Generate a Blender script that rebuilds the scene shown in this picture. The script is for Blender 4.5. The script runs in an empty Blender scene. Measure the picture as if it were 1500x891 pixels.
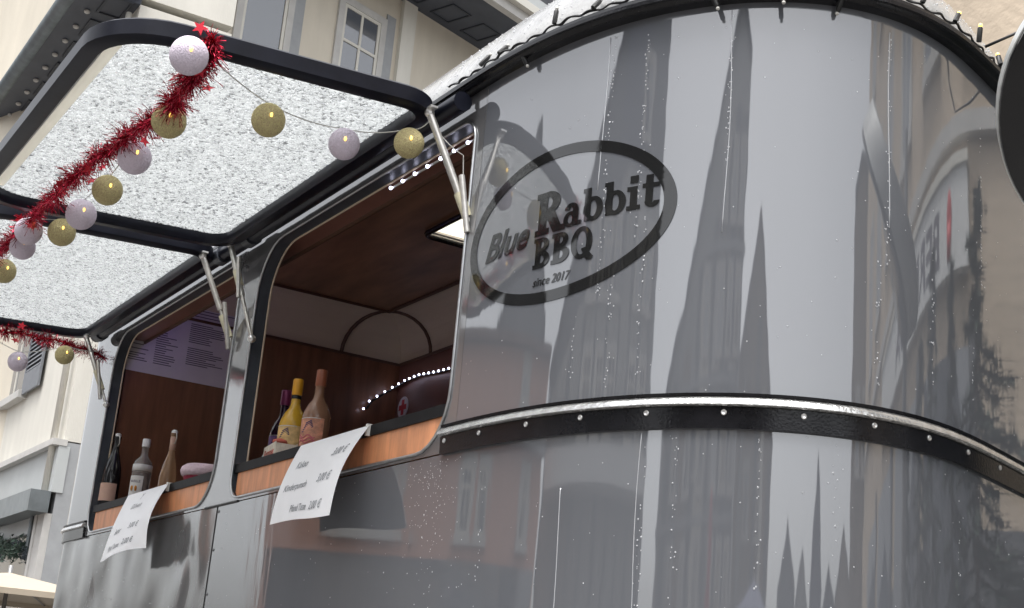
import bpy, bmesh, math, random
from mathutils import Vector, Matrix
R = math.radians
rnd = random.Random(7)
scene = bpy.context.scene
col = scene.collection

# ------------------------------------------------------------------ camera, sky, sun, exposure
cam_d = bpy.data.cameras.new('camera'); cam = bpy.data.objects.new('camera', cam_d); col.objects.link(cam)
cam_d.sensor_width = 36; cam_d.lens = 50.4; cam_d.clip_start = 0.05; cam_d.clip_end = 2000
cam.matrix_world = Matrix.Translation((0, 0, 1.0)) @ Matrix.Rotation(math.pi/2 + 0.2847, 4, 'X') @ Matrix.Rotation(0.0883, 4, 'Z')
scene.camera = cam
world = bpy.data.worlds.new('World'); scene.world = world; world.use_nodes = True
wn = world.node_tree.nodes; wl = world.node_tree.links
bg = wn['Background']
sky = wn.new('ShaderNodeTexSky'); sky.sky_type = 'NISHITA'; sky.sun_disc = False
sky.sun_elevation = R(72); sky.sun_rotation = R(200); sky.dust_density = 4; sky.air_density = 1.0; sky.ozone_density = 1
hsv = wn.new('ShaderNodeHueSaturation'); hsv.inputs['Saturation'].default_value = 0.16
wl.new(sky.outputs[0], hsv.inputs['Color']); wl.new(hsv.outputs[0], bg.inputs[0]); bg.inputs[1].default_value = 0.15
sun_d = bpy.data.lights.new('sun', 'SUN'); sun = bpy.data.objects.new('sun', sun_d); col.objects.link(sun)
sun_d.energy = 1.2; sun_d.angle = R(25); sun_d.color = (1, .97, .93)
az = R(200); el = R(72)
sv = Vector((math.sin(az)*math.cos(el), math.cos(az)*math.cos(el), math.sin(el)))
sun.rotation_euler = sv.to_track_quat('Z', 'Y').to_euler()
scene.view_settings.view_transform = 'Standard'; scene.view_settings.look = 'None'
scene.view_settings.exposure = 1.32; scene.view_settings.gamma = 1

# ------------------------------------------------------------------ helpers
AL = -1.0464
OX, OY = -0.16117701, 3.84172451
UX, UY = math.cos(AL), math.sin(AL)
def W(s, y, z=0.0):
    return Vector((OX + UX*s - UY*y, OY + UY*s + UX*y, z))

class MB:
    def __init__(self): self.v = []; self.f = []; self.fm = []
    def add(self, vs, fs, m=0):
        o = len(self.v); self.v += [tuple(p) for p in vs]; self.f += [tuple(i+o for i in q) for q in fs]; self.fm += [m]*len(fs)
        return self
    def box(self, x0, x1, y0, y1, z0, z1, m=0):
        vs = [(x, y, z) for z in (z0, z1) for y in (y0, y1) for x in (x0, x1)]
        return self.add(vs, [(0,2,3,1),(4,5,7,6),(0,1,5,4),(2,6,7,3),(0,4,6,2),(1,3,7,5)], m)
    def quad(self, a, b, c, d, m=0): return self.add([a,b,c,d], [(0,1,2,3)], m)
    def prism(self, prof, y0, y1, m=0):          # profile in (x,z), extruded along y
        n = len(prof)
        vs = [(x, y0, z) for x, z in prof] + [(x, y1, z) for x, z in prof]
        return self.add(vs, [tuple(range(n)), tuple(range(2*n-1, n-1, -1))] + [(i, i+n, (i+1) % n+n, (i+1) % n) for i in range(n)], m)
    def tube(self, path, r, n=8, closed=False, cap=True, m=0):
        P = [Vector(p) for p in path]; k = len(P); rings = []; up = None
        for i in range(k):
            a = P[(i-1) % k] if (closed or i > 0) else P[i]; b = P[(i+1) % k] if (closed or i < k-1) else P[i]
            t = (b-a)
            t = t.normalized() if t.length > 1e-9 else Vector((0,0,1))
            if up is None: up = Vector((0,0,1)) if abs(t.z) < .9 else Vector((1,0,0))
            x = t.cross(up)
            if x.length < 1e-4: x = t.cross(Vector((.3,.8,.1)))
            x.normalize(); y = x.cross(t).normalized(); up = y
            rr = r[i] if isinstance(r, (list, tuple)) else r
            rings.append([P[i] + (x*math.cos(2*math.pi*j/n) + y*math.sin(2*math.pi*j/n))*rr for j in range(n)])
        vs = [p for q in rings for p in q]; fs = []
        for i in range(k if closed else k-1):
            for j in range(n):
                a = i*n+j; b = i*n+(j+1) % n; c = ((i+1) % k)*n+(j+1) % n; d = ((i+1) % k)*n+j
                fs.append((a, b, c, d))
        if cap and not closed:
            fs.append(tuple(range(n-1, -1, -1))); fs.append(tuple(range((k-1)*n, k*n)))
        return self.add(vs, fs, m)
    def lathe(self, prof, n=20, m=0, c=(0,0,0)):   # (r,z)
        vs = []; fs = []
        for r, z in prof:
            for j in range(n):
                a = 2*math.pi*j/n; vs.append((c[0]+r*math.cos(a), c[1]+r*math.sin(a), c[2]+z))
        for i in range(len(prof)-1):
            for j in range(n):
                fs.append((i*n+j, i*n+(j+1) % n, (i+1)*n+(j+1) % n, (i+1)*n+j))
        fs.append(tuple(range(n-1, -1, -1))); fs.append(tuple(range((len(prof)-1)*n, len(prof)*n)))
        return self.add(vs, fs, m)
    def sphere(self, c, r, nu=12, nv=8, sq=(1,1,1), m=0):
        prof = [(math.sin(math.pi*i/nv), -math.cos(math.pi*i/nv)) for i in range(nv+1)]
        vs = []; fs = []
        for pr, pz in prof:
            for j in range(nu):
                a = 2*math.pi*j/nu; vs.append((c[0]+r*sq[0]*pr*math.cos(a), c[1]+r*sq[1]*pr*math.sin(a), c[2]+r*sq[2]*pz))
        for i in range(nv):
            for j in range(nu):
                fs.append((i*nu+j, i*nu+(j+1) % nu, (i+1)*nu+(j+1) % nu, (i+1)*nu+j))
        return self.add(vs, fs, m)
    def mesh(self, name, smooth=False, angle=None):
        me = bpy.data.meshes.new(name); me.from_pydata([tuple(v) for v in self.v], [], self.f); me.update()
        if smooth:
            me.polygons.foreach_set('use_smooth', [True]*len(me.polygons))
            if angle: me.set_sharp_from_angle(angle=R(angle))
        return me
    def build(self, name, mat, parent=None, smooth=False, angle=None, loc=None, rz=None):
        me = self.mesh(name, smooth, angle)
        for mm in (mat if isinstance(mat, (list, tuple)) else [mat]): me.materials.append(mm)
        if isinstance(mat, (list, tuple)): me.polygons.foreach_set('material_index', self.fm)
        o = bpy.data.objects.new(name, me); col.objects.link(o)
        if parent: o.parent = parent
        if loc is not None: o.location = loc
        if rz is not None: o.rotation_euler = (0, 0, rz)
        return o
def tag(o, label=None, cat=None, group=None, kind=None):
    if label: o['label'] = label
    if cat: o['category'] = cat
    if group: o['group'] = group
    if kind: o['kind'] = kind
    return o
def empty(name, loc, rz=0):
    o = bpy.data.objects.new(name, None); o.empty_display_size = .1; col.objects.link(o); o.location = loc; o.rotation_euler = (0, 0, rz); return o
def inst(name, me, parent, loc=(0,0,0), rot=(0,0,0), scale=(1,1,1)):
    o = bpy.data.objects.new(name, me); col.objects.link(o); o.parent = parent; o.location = loc; o.rotation_euler = rot; o.scale = scale; return o

# ------------------------------------------------------------------ materials
MATS = {}
def mat(name, c, rough=.6, metal=0., ior=1.5, var=0., vscale=3., bump=0., bscale=20., bdist=.01, stretch=None, trans=0., bdetail=3, emit=None, estr=0., coat=0., spec=.5, detail=4, alpha=1., sss=0.):
    m = bpy.data.materials.new(name); m.use_nodes = True; MATS[name] = m
    n = m.node_tree.nodes; l = m.node_tree.links; p = n['Principled BSDF']
    p.inputs['Base Color'].default_value = (*c, 1); p.inputs['Roughness'].default_value = rough; p.inputs['Metallic'].default_value = metal
    p.inputs['IOR'].default_value = ior; p.inputs['Transmission Weight'].default_value = trans; p.inputs['Coat Weight'].default_value = coat
    p.inputs['Specular IOR Level'].default_value = spec
    if emit: p.inputs['Emission Color'].default_value = (*emit, 1); p.inputs['Emission Strength'].default_value = estr
    if var or bump:
        tc = n.new('ShaderNodeTexCoord'); mp = n.new('ShaderNodeMapping'); l.new(tc.outputs['Object'], mp.inputs[0])
        if stretch: mp.inputs['Scale'].default_value = stretch
    if var:
        t = n.new('ShaderNodeTexNoise'); t.inputs['Scale'].default_value = vscale; t.inputs['Detail'].default_value = detail; t.inputs['Roughness'].default_value = .62
        l.new(mp.outputs[0], t.inputs['Vector'])
        rp = n.new('ShaderNodeValToRGB'); rp.color_ramp.elements[0].position = .3; rp.color_ramp.elements[1].position = .7
        rp.color_ramp.elements[0].color = (*[max(0, x*(1-var)) for x in c], 1); rp.color_ramp.elements[1].color = (*[min(1, x*(1+var)) for x in c], 1)
        l.new(t.outputs['Fac'], rp.inputs[0]); l.new(rp.outputs[0], p.inputs['Base Color'])
    if bump:
        t2 = n.new('ShaderNodeTexNoise'); t2.inputs['Scale'].default_value = bscale; t2.inputs['Detail'].default_value = bdetail
        l.new(mp.outputs[0], t2.inputs['Vector'])
        b = n.new('ShaderNodeBump'); b.inputs['Strength'].default_value = bump; b.inputs['Distance'].default_value = bdist
        l.new(t2.outputs['Fac'], b.inputs['Height']); l.new(b.outputs[0], p.inputs['Normal'])
    return m

PAINT = mat('grey_gloss_paint', (.130,.136,.150), .035, 0, 2.3, var=.05, vscale=1.2, bump=.018, bscale=4.2, bdist=.04, stretch=(2.2,2.2,.35), detail=3)
PAINT_D = mat('dented_grey_metal', (.13,.132,.135), .12, .15, 2.2, var=.12, vscale=2.5, bump=.46, bscale=1.7, bdist=.09, stretch=(1.5,1.5,1.1), bdetail=1.4)
PAINT_U = mat('grey_side_paint', (.15,.15,.155), .06, .1, 2.3, var=.08, vscale=2.5, bump=.04, bscale=4, bdist=.03)
DECAL = mat('black_logo_film', (.012,.012,.012), .05, 0, 1.62)
BLACK = mat('black_gloss_rail', (.010,.010,.012), .16, 0, 1.4, var=.4, vscale=14, bump=.25, bscale=160, bdist=.002)
RUBBER = mat('dark_window_rubber', (.05,.056,.068), .38, var=.3, vscale=6)
FRAME = mat('black_flap_frame', (.009,.010,.017), .35, ior=1.3, var=.3, vscale=9, bump=.1, bscale=60, bdist=.002)
ALU = mat('aluminium_trim', (.55,.56,.57), .28, .9, var=.15, vscale=20)
CREAMTRIM = mat('cream_inner_trim', (.55,.44,.33), .5)
ZINC = mat('wet_silver_bead', (.62,.62,.61), .22, .85, var=.25, vscale=30, bump=.6, bscale=90, bdist=.004)
ROOF = mat('wet_white_roof', (.40,.40,.395), .16, 0, 1.6, var=.2, vscale=10, bump=.35, bscale=55, bdist=.006)
WOODO = mat('orange_plywood', (.68,.29,.135), .45, var=.22, vscale=5, stretch=(6,6,1.1), bump=.1, bscale=18, bdist=.003)
WOODD = mat('dark_brown_veneer', (.20,.085,.045), .35, var=.3, vscale=2.4, stretch=(6,6,.7))
WOODM = mat('maroon_header_board', (.19,.085,.065), .4, var=.2, vscale=3)
CEIL = mat('brown_ceiling_veneer', (.27,.145,.08), .4, var=.45, vscale=1.6, stretch=(1,4,1))
COVE = mat('beige_cove_panel', (.62,.52,.40), .55, var=.06, vscale=2)
COVESTRIP = mat('brown_cove_strip', (.10,.05,.03), .5)
BARBLK = mat('black_sill_bar', (.008,.008,.009), .5, ior=1.2, var=.4, vscale=20)
WHITE = mat('white_plastic', (.75,.73,.68), .4)
PAPER = mat('white_paper', (.88,.88,.89), .45, var=.03, vscale=6, bump=.3, bscale=9, bdist=.01)
INK = mat('grey_ink', (.30,.31,.33), .7)
INKD = mat('dark_menu_ink', (.13,.12,.15), .7)
MENU = mat('menu_paper', (.66,.62,.66), .4, var=.08, vscale=5)
STEEL = mat('strut_steel', (.62,.60,.56), .3, .7, var=.2, vscale=25)
TAPE = mat('yellowed_tape', (.62,.58,.42), .45, var=.12, vscale=40)
SCREW = mat('screw_zinc', (.75,.74,.72), .3, .8)
RED = mat('red_tinsel_foil', (.42,.018,.045), .22, .85)
REDSTAR = mat('red_star_foil', (.62,.03,.05), .25, .6)
LILAC = mat('lilac_cotton', (.72,.64,.74), .8, spec=.12, var=.08, vscale=9, bump=.3, bscale=11, bdist=.05)
GOLD = mat('gold_cotton', (.93,.72,.38), .75, spec=.12, var=.28, vscale=11, bump=.7, bscale=12, bdist=.06)
GLOW = mat('warm_bulb', (1,.8,.3), .3, emit=(1,.62,.12), estr=1.0)
LED = mat('cold_led', (.9,.9,1), .3, emit=(.74,.76,1), estr=3)
LEDV = mat('violet_led', (.5,.3,1), .3, emit=(.30,.16,1), estr=2.2)
WIRE = mat('dark_wire', (.012,.012,.012), .45)
WIREW = mat('clear_wire', (.55,.54,.50), .35)
DROP = mat('water_drop', (.9,.92,.95), .02, 0, 1.33, trans=.6)
def flapmat():
    m = bpy.data.materials.new('rain_beaded_acrylic'); m.use_nodes = True
    n = m.node_tree.nodes; l = m.node_tree.links; n.clear()
    out = n.new('ShaderNodeOutputMaterial'); tc = n.new('ShaderNodeTexCoord')
    t = n.new('ShaderNodeTexNoise'); t.inputs['Scale'].default_value = 74; t.inputs['Detail'].default_value = .6; t.inputs['Distortion'].default_value = .5
    l.new(tc.outputs['Object'], t.inputs['Vector'])
    mp = n.new('ShaderNodeMapping'); mp.inputs['Scale'].default_value = (8, .5, 1); l.new(tc.outputs['Object'], mp.inputs[0])
    t2 = n.new('ShaderNodeTexNoise'); t2.inputs['Scale'].default_value = 1.6; t2.inputs['Detail'].default_value = 4; l.new(mp.outputs[0], t2.inputs['Vector'])
    ad = n.new('ShaderNodeMath'); ad.operation = 'MULTIPLY_ADD'; ad.inputs[1].default_value = .35; l.new(t2.outputs['Fac'], ad.inputs[0]); l.new(t.outputs['Fac'], ad.inputs[2])
    b = n.new('ShaderNodeBump'); b.inputs['Strength'].default_value = 1.0; b.inputs['Distance'].default_value = .06; l.new(ad.outputs[0], b.inputs['Height'])
    rf = n.new('ShaderNodeBsdfGlass'); rf.inputs['IOR'].default_value = 1.38; rf.inputs['Roughness'].default_value = .02; rf.inputs['Color'].default_value = (.85,.862,.868,1); l.new(b.outputs[0], rf.inputs['Normal'])
    tr = n.new('ShaderNodeBsdfTranslucent'); tr.inputs['Color'].default_value = (.54,.553,.555,1)
    rp = n.new('ShaderNodeValToRGB'); cr = rp.color_ramp
    cr.elements[0].position = .38; cr.elements[1].position = .62
    for e_ in cr.elements: e_.color = (.12,.12,.12,1)
    for p_ in (.46, .53): e_ = cr.elements.new(p_); e_.color = (.88,.88,.88,1)
    a2 = n.new('ShaderNodeMath'); a2.operation = 'MULTIPLY_ADD'; a2.inputs[1].default_value = .45; a2.inputs[2].default_value = -.225; l.new(t2.outputs['Fac'], a2.inputs[0])
    a3 = n.new('ShaderNodeMath'); a3.operation = 'ADD'; l.new(a2.outputs[0], a3.inputs[0]); l.new(t.outputs['Fac'], a3.inputs[1]); l.new(a3.outputs[0], rp.inputs[0])
    mx = n.new('ShaderNodeMixShader'); l.new(rp.outputs[0], mx.inputs[0]); l.new(rf.outputs[0], mx.inputs[1]); l.new(tr.outputs[0], mx.inputs[2])
    l.new(mx.outputs[0], out.inputs[0]); return m
ACRYL = flapmat()
def transl(name, c, f=.6):
    m = bpy.data.materials.new(name); m.use_nodes = True
    n = m.node_tree.nodes; l = m.node_tree.links; n.clear(); out = n.new('ShaderNodeOutputMaterial')
    a = n.new('ShaderNodeBsdfTranslucent'); a.inputs[0].default_value = (*c, 1); d = n.new('ShaderNodeBsdfDiffuse'); d.inputs[0].default_value = (*c, 1)
    mx = n.new('ShaderNodeMixShader'); mx.inputs[0].default_value = f; l.new(d.outputs[0], mx.inputs[1]); l.new(a.outputs[0], mx.inputs[2]); l.new(mx.outputs[0], out.inputs[0]); return m
SKYL = transl('milky_skylight', (.95,.92,.85), .75)
# buildings
CREAM = mat('cream_plaster', (.60,.55,.46), .85, var=.09, vscale=.7, stretch=(2,2,.5), bump=.15, bscale=25, bdist=.02)
CREAM2 = mat('pale_plaster', (.64,.62,.56), .85, var=.09, vscale=.8, stretch=(2,2,.5), bump=.15, bscale=25, bdist=.02)
OCHRE = mat('ochre_plaster', (.52,.43,.33), .85, var=.16, vscale=.9, bump=.4, bscale=8, bdist=.03)
PEACH = mat('peach_plaster', (.55,.31,.23), .85, var=.06, vscale=1)
STONEW = mat('window_stone', (.50,.49,.47), .8, var=.08, vscale=4)
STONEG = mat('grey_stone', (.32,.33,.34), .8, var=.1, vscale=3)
SOFF = mat('slate_blue_soffit', (.058,.066,.085), .6, var=.15, vscale=2)
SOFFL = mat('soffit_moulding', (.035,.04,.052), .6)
GUT = mat('zinc_gutter', (.16,.18,.19), .4, .3, var=.2, vscale=4)
SLATE = mat('slate_roof', (.05,.05,.058), .6, var=.3, vscale=4, bump=.3, bscale=12, bdist=.03)
TILE = mat('brown_roof_tile', (.10,.06,.05), .7, var=.3, vscale=5, bump=.4, bscale=12, bdist=.03)
WFRAME = mat('white_window_frame', (.62,.60,.54), .5)
PANE = mat('window_glass', (.10,.11,.13), .05, 0, 2.3)
SHUT = mat('grey_shutter', (.17,.18,.20), .6, var=.1, vscale=8)
GREYP = mat('grey_fascia', (.44,.46,.46), .7, var=.06, vscale=1.5)
HGREY = mat('grey_render', (.11,.115,.125), .8, var=.15, vscale=1, stretch=(4,4,.3))
HBLUE = mat('blue_slate_cladding', (.075,.08,.11), .7, var=.15, vscale=1.5)
HPALE = mat('pale_grey_render', (.30,.30,.29), .8, var=.12, vscale=1, stretch=(4,4,.3))
HTAN = mat('tan_timber_front', (.24,.20,.16), .8, var=.25, vscale=1.2, stretch=(5,5,.25))
SIGNW = mat('white_sign', (.72,.73,.73), .5)
SIGNR = mat('red_sign_figure', (.5,.05,.06), .5)
ASPH = mat('wet_cobbles', (.12,.115,.11), .35, var=.3, vscale=6, bump=.5, bscale=9, bdist=.02)
LEAF = mat('fir_needles', (.035,.062,.045), .6, var=.35, vscale=14)
BARK = mat('bark', (.08,.055,.04), .85, var=.3, vscale=10)
CANVAS = mat('cream_canvas', (.42,.36,.28), .8, var=.05, vscale=3)
CANVASB = mat('slate_canvas', (.10,.11,.17), .8, var=.08, vscale=3)
CANVASR = mat('red_canvas', (.35,.04,.05), .8)
POLE = mat('grey_pole', (.25,.25,.25), .4, .4)
DISC = mat('black_enamel', (.006,.006,.007), .12, 0, 1.5)
RIM = mat('pale_rim', (.55,.56,.55), .35, .2, var=.15, vscale=12)

# ------------------------------------------------------------------ setting
g = MB(); g.quad((-300,-300,0),(300,-300,0),(300,300,0),(-300,300,0)); tag(g.build('ground', ASPH), kind='structure')

# window assembly shared by the houses: frame ring, panes, sill; facade in local x/z, facing -y
def window(root, x0, x1, z0, z1, mull=1, trans=True, frame=WFRAME, surround=STONEW, depth=.0, sill=True):
    f = MB(); t = .07
    f.box(x0-.16, x0, -.05, .02, z0, z1+.16).box(x1, x1+.16, -.05, .02, z0, z1+.16).box(x0, x1, -.05, .02, z1, z1+.16)
    w = f.build('window', surround, root)
    fr = MB()
    fr.box(x0, x0+t, -.032, .015, z0, z1).box(x1-t, x1, -.032, .015, z0, z1).box(x0+t, x1-t, -.032, .015, z0, z0+t).box(x0+t, x1-t, -.032, .015, z1-t, z1)
    for k in range(mull):
        c = x0 + (x1-x0)*(k+1)/(mull+1); fr.box(c-.03, c+.03, -.03, .013, z0+t, z1-t)
    if trans:
        zt = z0+(z1-z0)*.68; fr.box(x0+t, x1-t, -.034, .012, zt-.03, zt+.03)
    fr.build('frame', frame, w)
    MB().box(x0+.01, x1-.01, -.012, .02, z0+.01, z1-.01).build('pane', PANE, w)
    if sill: MB().box(x0-.22, x1+.22, -.14, .02, z0-.12, z0).build('sill', surround, w)
    return w
def shutter(root, x0, x1, z0, z1):
    f = MB(); t = .06
    f.box(x0, x0+t, -.09, -.055, z0, z1).box(x1-t, x1, -.09, -.055, z0, z1).box(x0+t, x1-t, -.09, -.055, z1-t, z1).box(x0+t, x1-t, -.09, -.055, z0, z0+.35)
    sh = f.build('shutter', SHUT, root)
    n = int((z1-z0-.45)/.075); sl = MB(); w = (x1-x0)/2-t
    sl.add([(-w,-.012,-.022),(w,-.012,-.022),(w,.012,.022),(-w,.012,.022),(-w,-.012,-.034),(w,-.012,-.034),(w,.012,.010),(-w,.012,.010)], [(0,1,2,3),(7,6,5,4),(0,4,5,1),(2,6,7,3)])
    me = sl.mesh('slat'); me.materials.append(SHUT)
    for i in range(n): inst('slat', me, sh, ((x0+x1)/2, -.072, z0+.40+i*.075))
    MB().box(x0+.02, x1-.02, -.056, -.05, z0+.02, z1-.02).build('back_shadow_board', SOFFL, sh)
    return sh

# --- street house on the left, facade parallel to the trailer
L = empty('town_house', W(-17.15, 3.0), AL)
tag(L, 'cream town house with louvred grey shutters and deep slate-blue coffered eaves', 'house')
MB().box(-28, 0, 0, 1.5, 4.32, 11.2).build('wall', CREAM2, L)
MB().box(-28, .0, .02, 1.5, 0, 4.3).build('ground_floor_wall', STONEG, L)
MB().box(-28.02, .02, -.06, .1, 3.58, 4.24).build('fascia_board', GREYP, L)
MB().box(-28.02, .03, -.16, .05, 4.24, 4.33).build('cornice', STONEW, L)
o = MB().box(-28.0, -2.35, -.22, -.06, 3.30, 3.55).box(-2.35, .04, -.34, -.06, 3.28, 3.58).build('awning_box', GUT, L)
MB().box(-.62, -.02, -.08, .02, 0, 3.28).box(-.5, -.4, -.10, -.08, 0, 3.28).build('pilaster', STONEW, L)
MB().box(-6.5, -.62, -.02, .019, .5, 3.28).build('shop_window', PANE, L)
MB().box(-6.5, -.62, -.06, -.02, 3.05, 3.28).box(-3.6, -3.5, -.06, -.02, .5, 3.05).build('shop_window_frame', GREYP, L)
MB().tube([(-.66, -.1, z) for z in (3.28, 3.0, 2.85)], .03).build('bracket', GUT, L)
for (a, b) in ((-4.75, -3.25), (-9.6, -8.1), (-14.4, -12.9)):
    window(L, a, b, 5.5, 7.5, 1, True, WFRAME, STONEW); shutter(L, b+.17, b+1.27, 5.42, 7.56); shutter(L, a-1.27, a-.17, 5.42, 7.56)
    window(L, a, b, 8.5, 10.2, 1, True, WFRAME, STONEW)
sf = MB().box(-28, .0, -.93, .01, 11.2, 11.32).build('soffit', SOFF, L)
me = MB().box(-.36,-.32,-.2,.2,-.03,.0).box(.32,.36,-.2,.2,-.03,.0).box(-.32,.32,-.2,-.16,-.03,.0).box(-.32,.32,.16,.2,-.03,.0).mesh('coffer'); me.materials.append(SOFFL)
for i in range(26): inst('coffer', me, sf, (-.35-i*1.02, -.30, 11.203))
me = MB().lathe([(.02,-.06),(.045,-.045),(.05,-.02),(.03,0)], 8).mesh('soffit_stud'); me.materials.append(STONEW)
for i in range(40): inst('soffit_stud', me, sf, (-.1-i*.66, -.62, 11.2))
MB().tube([(-28,-.95,11.30),(.06,-.95,11.30)], .13, 10).build('gutter', GUT, L, True)
MB().box(-28, .3, -.80, -.01, 11.325, 11.62).build('eaves_board', SOFF, L)
MB().box(-28, 0, .0, 1.5, 11.33, 15.5).build('attic_wall', CREAM2, L)
MB().box(-28, -.35, -.03, .0, 11.63, 15.5).build('slate_cladding', SOFF, L)
for i in range(5):
    d = MB().box(-3.2-i*5, -1.4-i*5, -.35, .0, 11.62, 13.6).build('dormer', SOFF, L)
    MB().box(-3.28-i*5, -3.2-i*5, -.37, -.2, 11.62, 13.6).box(-1.4-i*5, -1.2-i*5, -.37, -.2, 11.62, 13.6).build('corner_board', CREAM, d)
MB().tube([(-.2,-.1,3.4),(-.2,-.1,11.1)], .05).build('downpipe', WFRAME, L, True)
# fir garland in the shop window
gl = MB(); r2 = random.Random(3)
for i in range(1500):
    t = r2.random(); x = -5.2+4.55*t; z = 2.92-.12*math.sin(t*9)+r2.gauss(0,.06); y = -.16+r2.gauss(0,.05)
    d = Vector((r2.gauss(0,1), r2.gauss(0,1), r2.gauss(0,1))).normalized()*.09; e = d.cross(Vector((.2,.5,.8))).normalized()*.018
    p = Vector((x,y,z)); gl.add([p-e, p+e, p+d+e*.3], [(0,1,2)])
go = gl.build('shop_garland', LEAF, None, loc=W(-17.15, 3.0), rz=AL); tag(go, 'dark green fir garland strung across the shop window', 'garland')

# --- cream house behind
ea = R(40); PX, PY = -3.576, 26.76
A = empty('corner_house', (PX, PY, 0), math.atan2(math.cos(ea), math.sin(ea)))
tag(A, 'tall cream house with pale window frames and coffered dark eaves behind the trailer roof', 'house')
MB().box(-5.2, 16, 0, 8, 0, 15.56).build('wall', CREAM, A)
for (a, b, z0, z1) in ((-3.05,-2.0,12.3,14.75), (-.55,.50,12.3,14.75), (4.2,5.25,12.3,14.75), (6.9,7.95,12.3,14.75), (-3.05,-2.0,8.6,11.0), (-.55,.5,8.6,11.0), (4.2,5.25,8.6,11.0)):
    w = window(A, a, b, z0, z1, 0 if a < -2 else 1, a > -2)
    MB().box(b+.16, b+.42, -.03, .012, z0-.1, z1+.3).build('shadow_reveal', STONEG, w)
MB().box(1.05, 1.45, -.10, .01, 0, 15.56).build('pilaster', CREAM2, A)
sf = MB().box(-5.6, 16.2, -1.62, 0, 15.56, 15.7).build('soffit', SOFF, A)
me = MB().box(-.30,-.26,-.34,.34,-.03,0).box(.26,.30,-.34,.34,-.03,0).box(-.26,.26,-.34,-.30,-.03,0).box(-.26,.26,.30,.34,-.03,0).mesh('coffer'); me.materials.append(SOFFL)
for i in range(20): inst('coffer', me, sf, (-5+i*1.0, -.55, 15.565))
MB().box(-5.7, 16.4, -1.80, -1.62, 15.5, 15.82).build('gutter', STONEW, A)
MB().box(-5.8, 16.5, -1.95, -1.80, 15.72, 15.9).build('gutter_lip', WFRAME, A)
MB().box(-5.6, 16.2, -1.60, 8, 15.7, 16.4).build('parapet', GREYP, A)
MB().prism([(-5.6,16.4),(16.2,16.4),(14,19),(-3.4,19)], -1.4, 7.8).build('roof', SLATE, A)

# --- long ochre house on the far side of the trailer
RH = empty('market_house', W(-4.05, 6.0), AL)
tag(RH, 'weathered ochre house rising behind the rounded nose of the trailer', 'house')
MB().box(0, 21, 0, 7, 0, 12.6).build('wall', OCHRE, RH)
MB().prism([(0,12.6),(21.2,12.6),(19,15.5),(2,15.5)], -.4, 7.2).build('roof', TILE, RH)
crk = MB()
for (x, z, L_, s) in ((1.15,5.3,1.6,.35),(1.9,6.4,1.1,-.2),(.5,6.9,1.0,.5)):
    q = []; r3 = random.Random(int(x*100))
    for i in range(10): q.append((x+s*i/9*L_+r3.uniform(-.03,.03), -.004, z+L_*i/9))
    crk.tube(q, .012, 5)
crk.build('crack', SOFFL, RH)
for i in range(6):
    x = 4.6+i*2.7
    for z0 in (5.6, 9.2): window(RH, x, x+1.05, z0, z0+1.9)
MB().box(1.2, 20.8, -.12, .0, 4.75, 4.9).build('string_course', STONEW, RH)
MB().box(.3, 20.9, -.018, .01, 0, 2.3).build('ground_floor_front', HGREY, RH)
for i in range(4):
    x = 5.6+i*3.4; MB().box(x, x+2.8, -.03, .01, .4, 3.4).build('shop_window', PANE, RH)
    MB().box(x-.2, x, -.12, 0, 0, 3.6).build('shop_pier', HGREY, RH)
SG = empty('shop_sign', W(-4.05+5.6, 6.0-.02), AL); tag(SG, 'white shop fascia sign with dark capitals and a red figure on the ochre house', 'sign')
MB().box(0, 8.6, -.16, 0, 3.86, 4.52).build('sign_board', SIGNW, SG)
MB().box(-.04, 8.64, -.20, .0, 4.52, 4.6).build('sign_top_edge', WFRAME, SG)
MB().sphere((.9,-.17,4.25), .16, 10, 8, (1,.15,1)).box(.78,1.02,-.19,-.165,3.95,4.2).build('red_figure', SIGNR, SG, True)

def text2d(s, size, shear=0., bold=0., align='LEFT'):
    c = bpy.data.curves.new('txt', 'FONT'); c.body = s; c.size = size; c.shear = shear; c.offset = bold; c.align_x = align; c.resolution_u = 4; c.fill_mode = 'BOTH'
    o = bpy.data.objects.new('txt', c); col.objects.link(o)
    dg = bpy.context.evaluated_depsgraph_get(); me = o.evaluated_get(dg).to_mesh()
    vs = [(v.co.x, v.co.y) for v in me.vertices]; fs = [tuple(p.vertices) for p in me.polygons]
    o.evaluated_get(dg).to_mesh_clear(); bpy.data.objects.remove(o); bpy.data.curves.remove(c)
    return vs, fs
vs, fs = text2d('BERMUDA', .52, 0, .012)
m_ = MB(); m_.add([(1.5+x*1.9, -.166, 3.98+y) for x, y in vs], fs); m_.build('sign_letters', INKD, SG)

# --- houses on the other sides of the square (mirrored in the trailer nose)
NX, NY = .5, 3.2
def polar(azd, d): a = R(azd); return Vector((NX+d*math.sin(a), NY+d*math.cos(a), 0))
def gable_house(azd, d, prof, depth, wallm, roofm, label, wins=(), group=None, awn=None):
    h = empty('gable_house', polar(azd, d), -R(azd)); tag(h, label, 'house', group)
    MB().prism(prof, 0, depth).build('wall', wallm, h)
    n = len(prof); rf = MB()
    for i in range(1, n-2):          # roof slabs over the sloping edges
        (xa, za), (xb, zb) = prof[i], prof[i+1]
        ln = math.hypot(xb-xa, zb-za); nx, nz = -(zb-za)/ln*.14, (xb-xa)/ln*.14
        if nz < 0: nx, nz = -nx, -nz
        rf.prism([(xa, za+.004), (xb, zb+.004), (xb+nx, zb+nz), (xa+nx, za+nz)], -.3, depth+.3)
    rf.build('roof', roofm, h)
    for (x0, x1, z0, z1) in wins: window(h, x0, x1, z0, z1)
    return h
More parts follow.
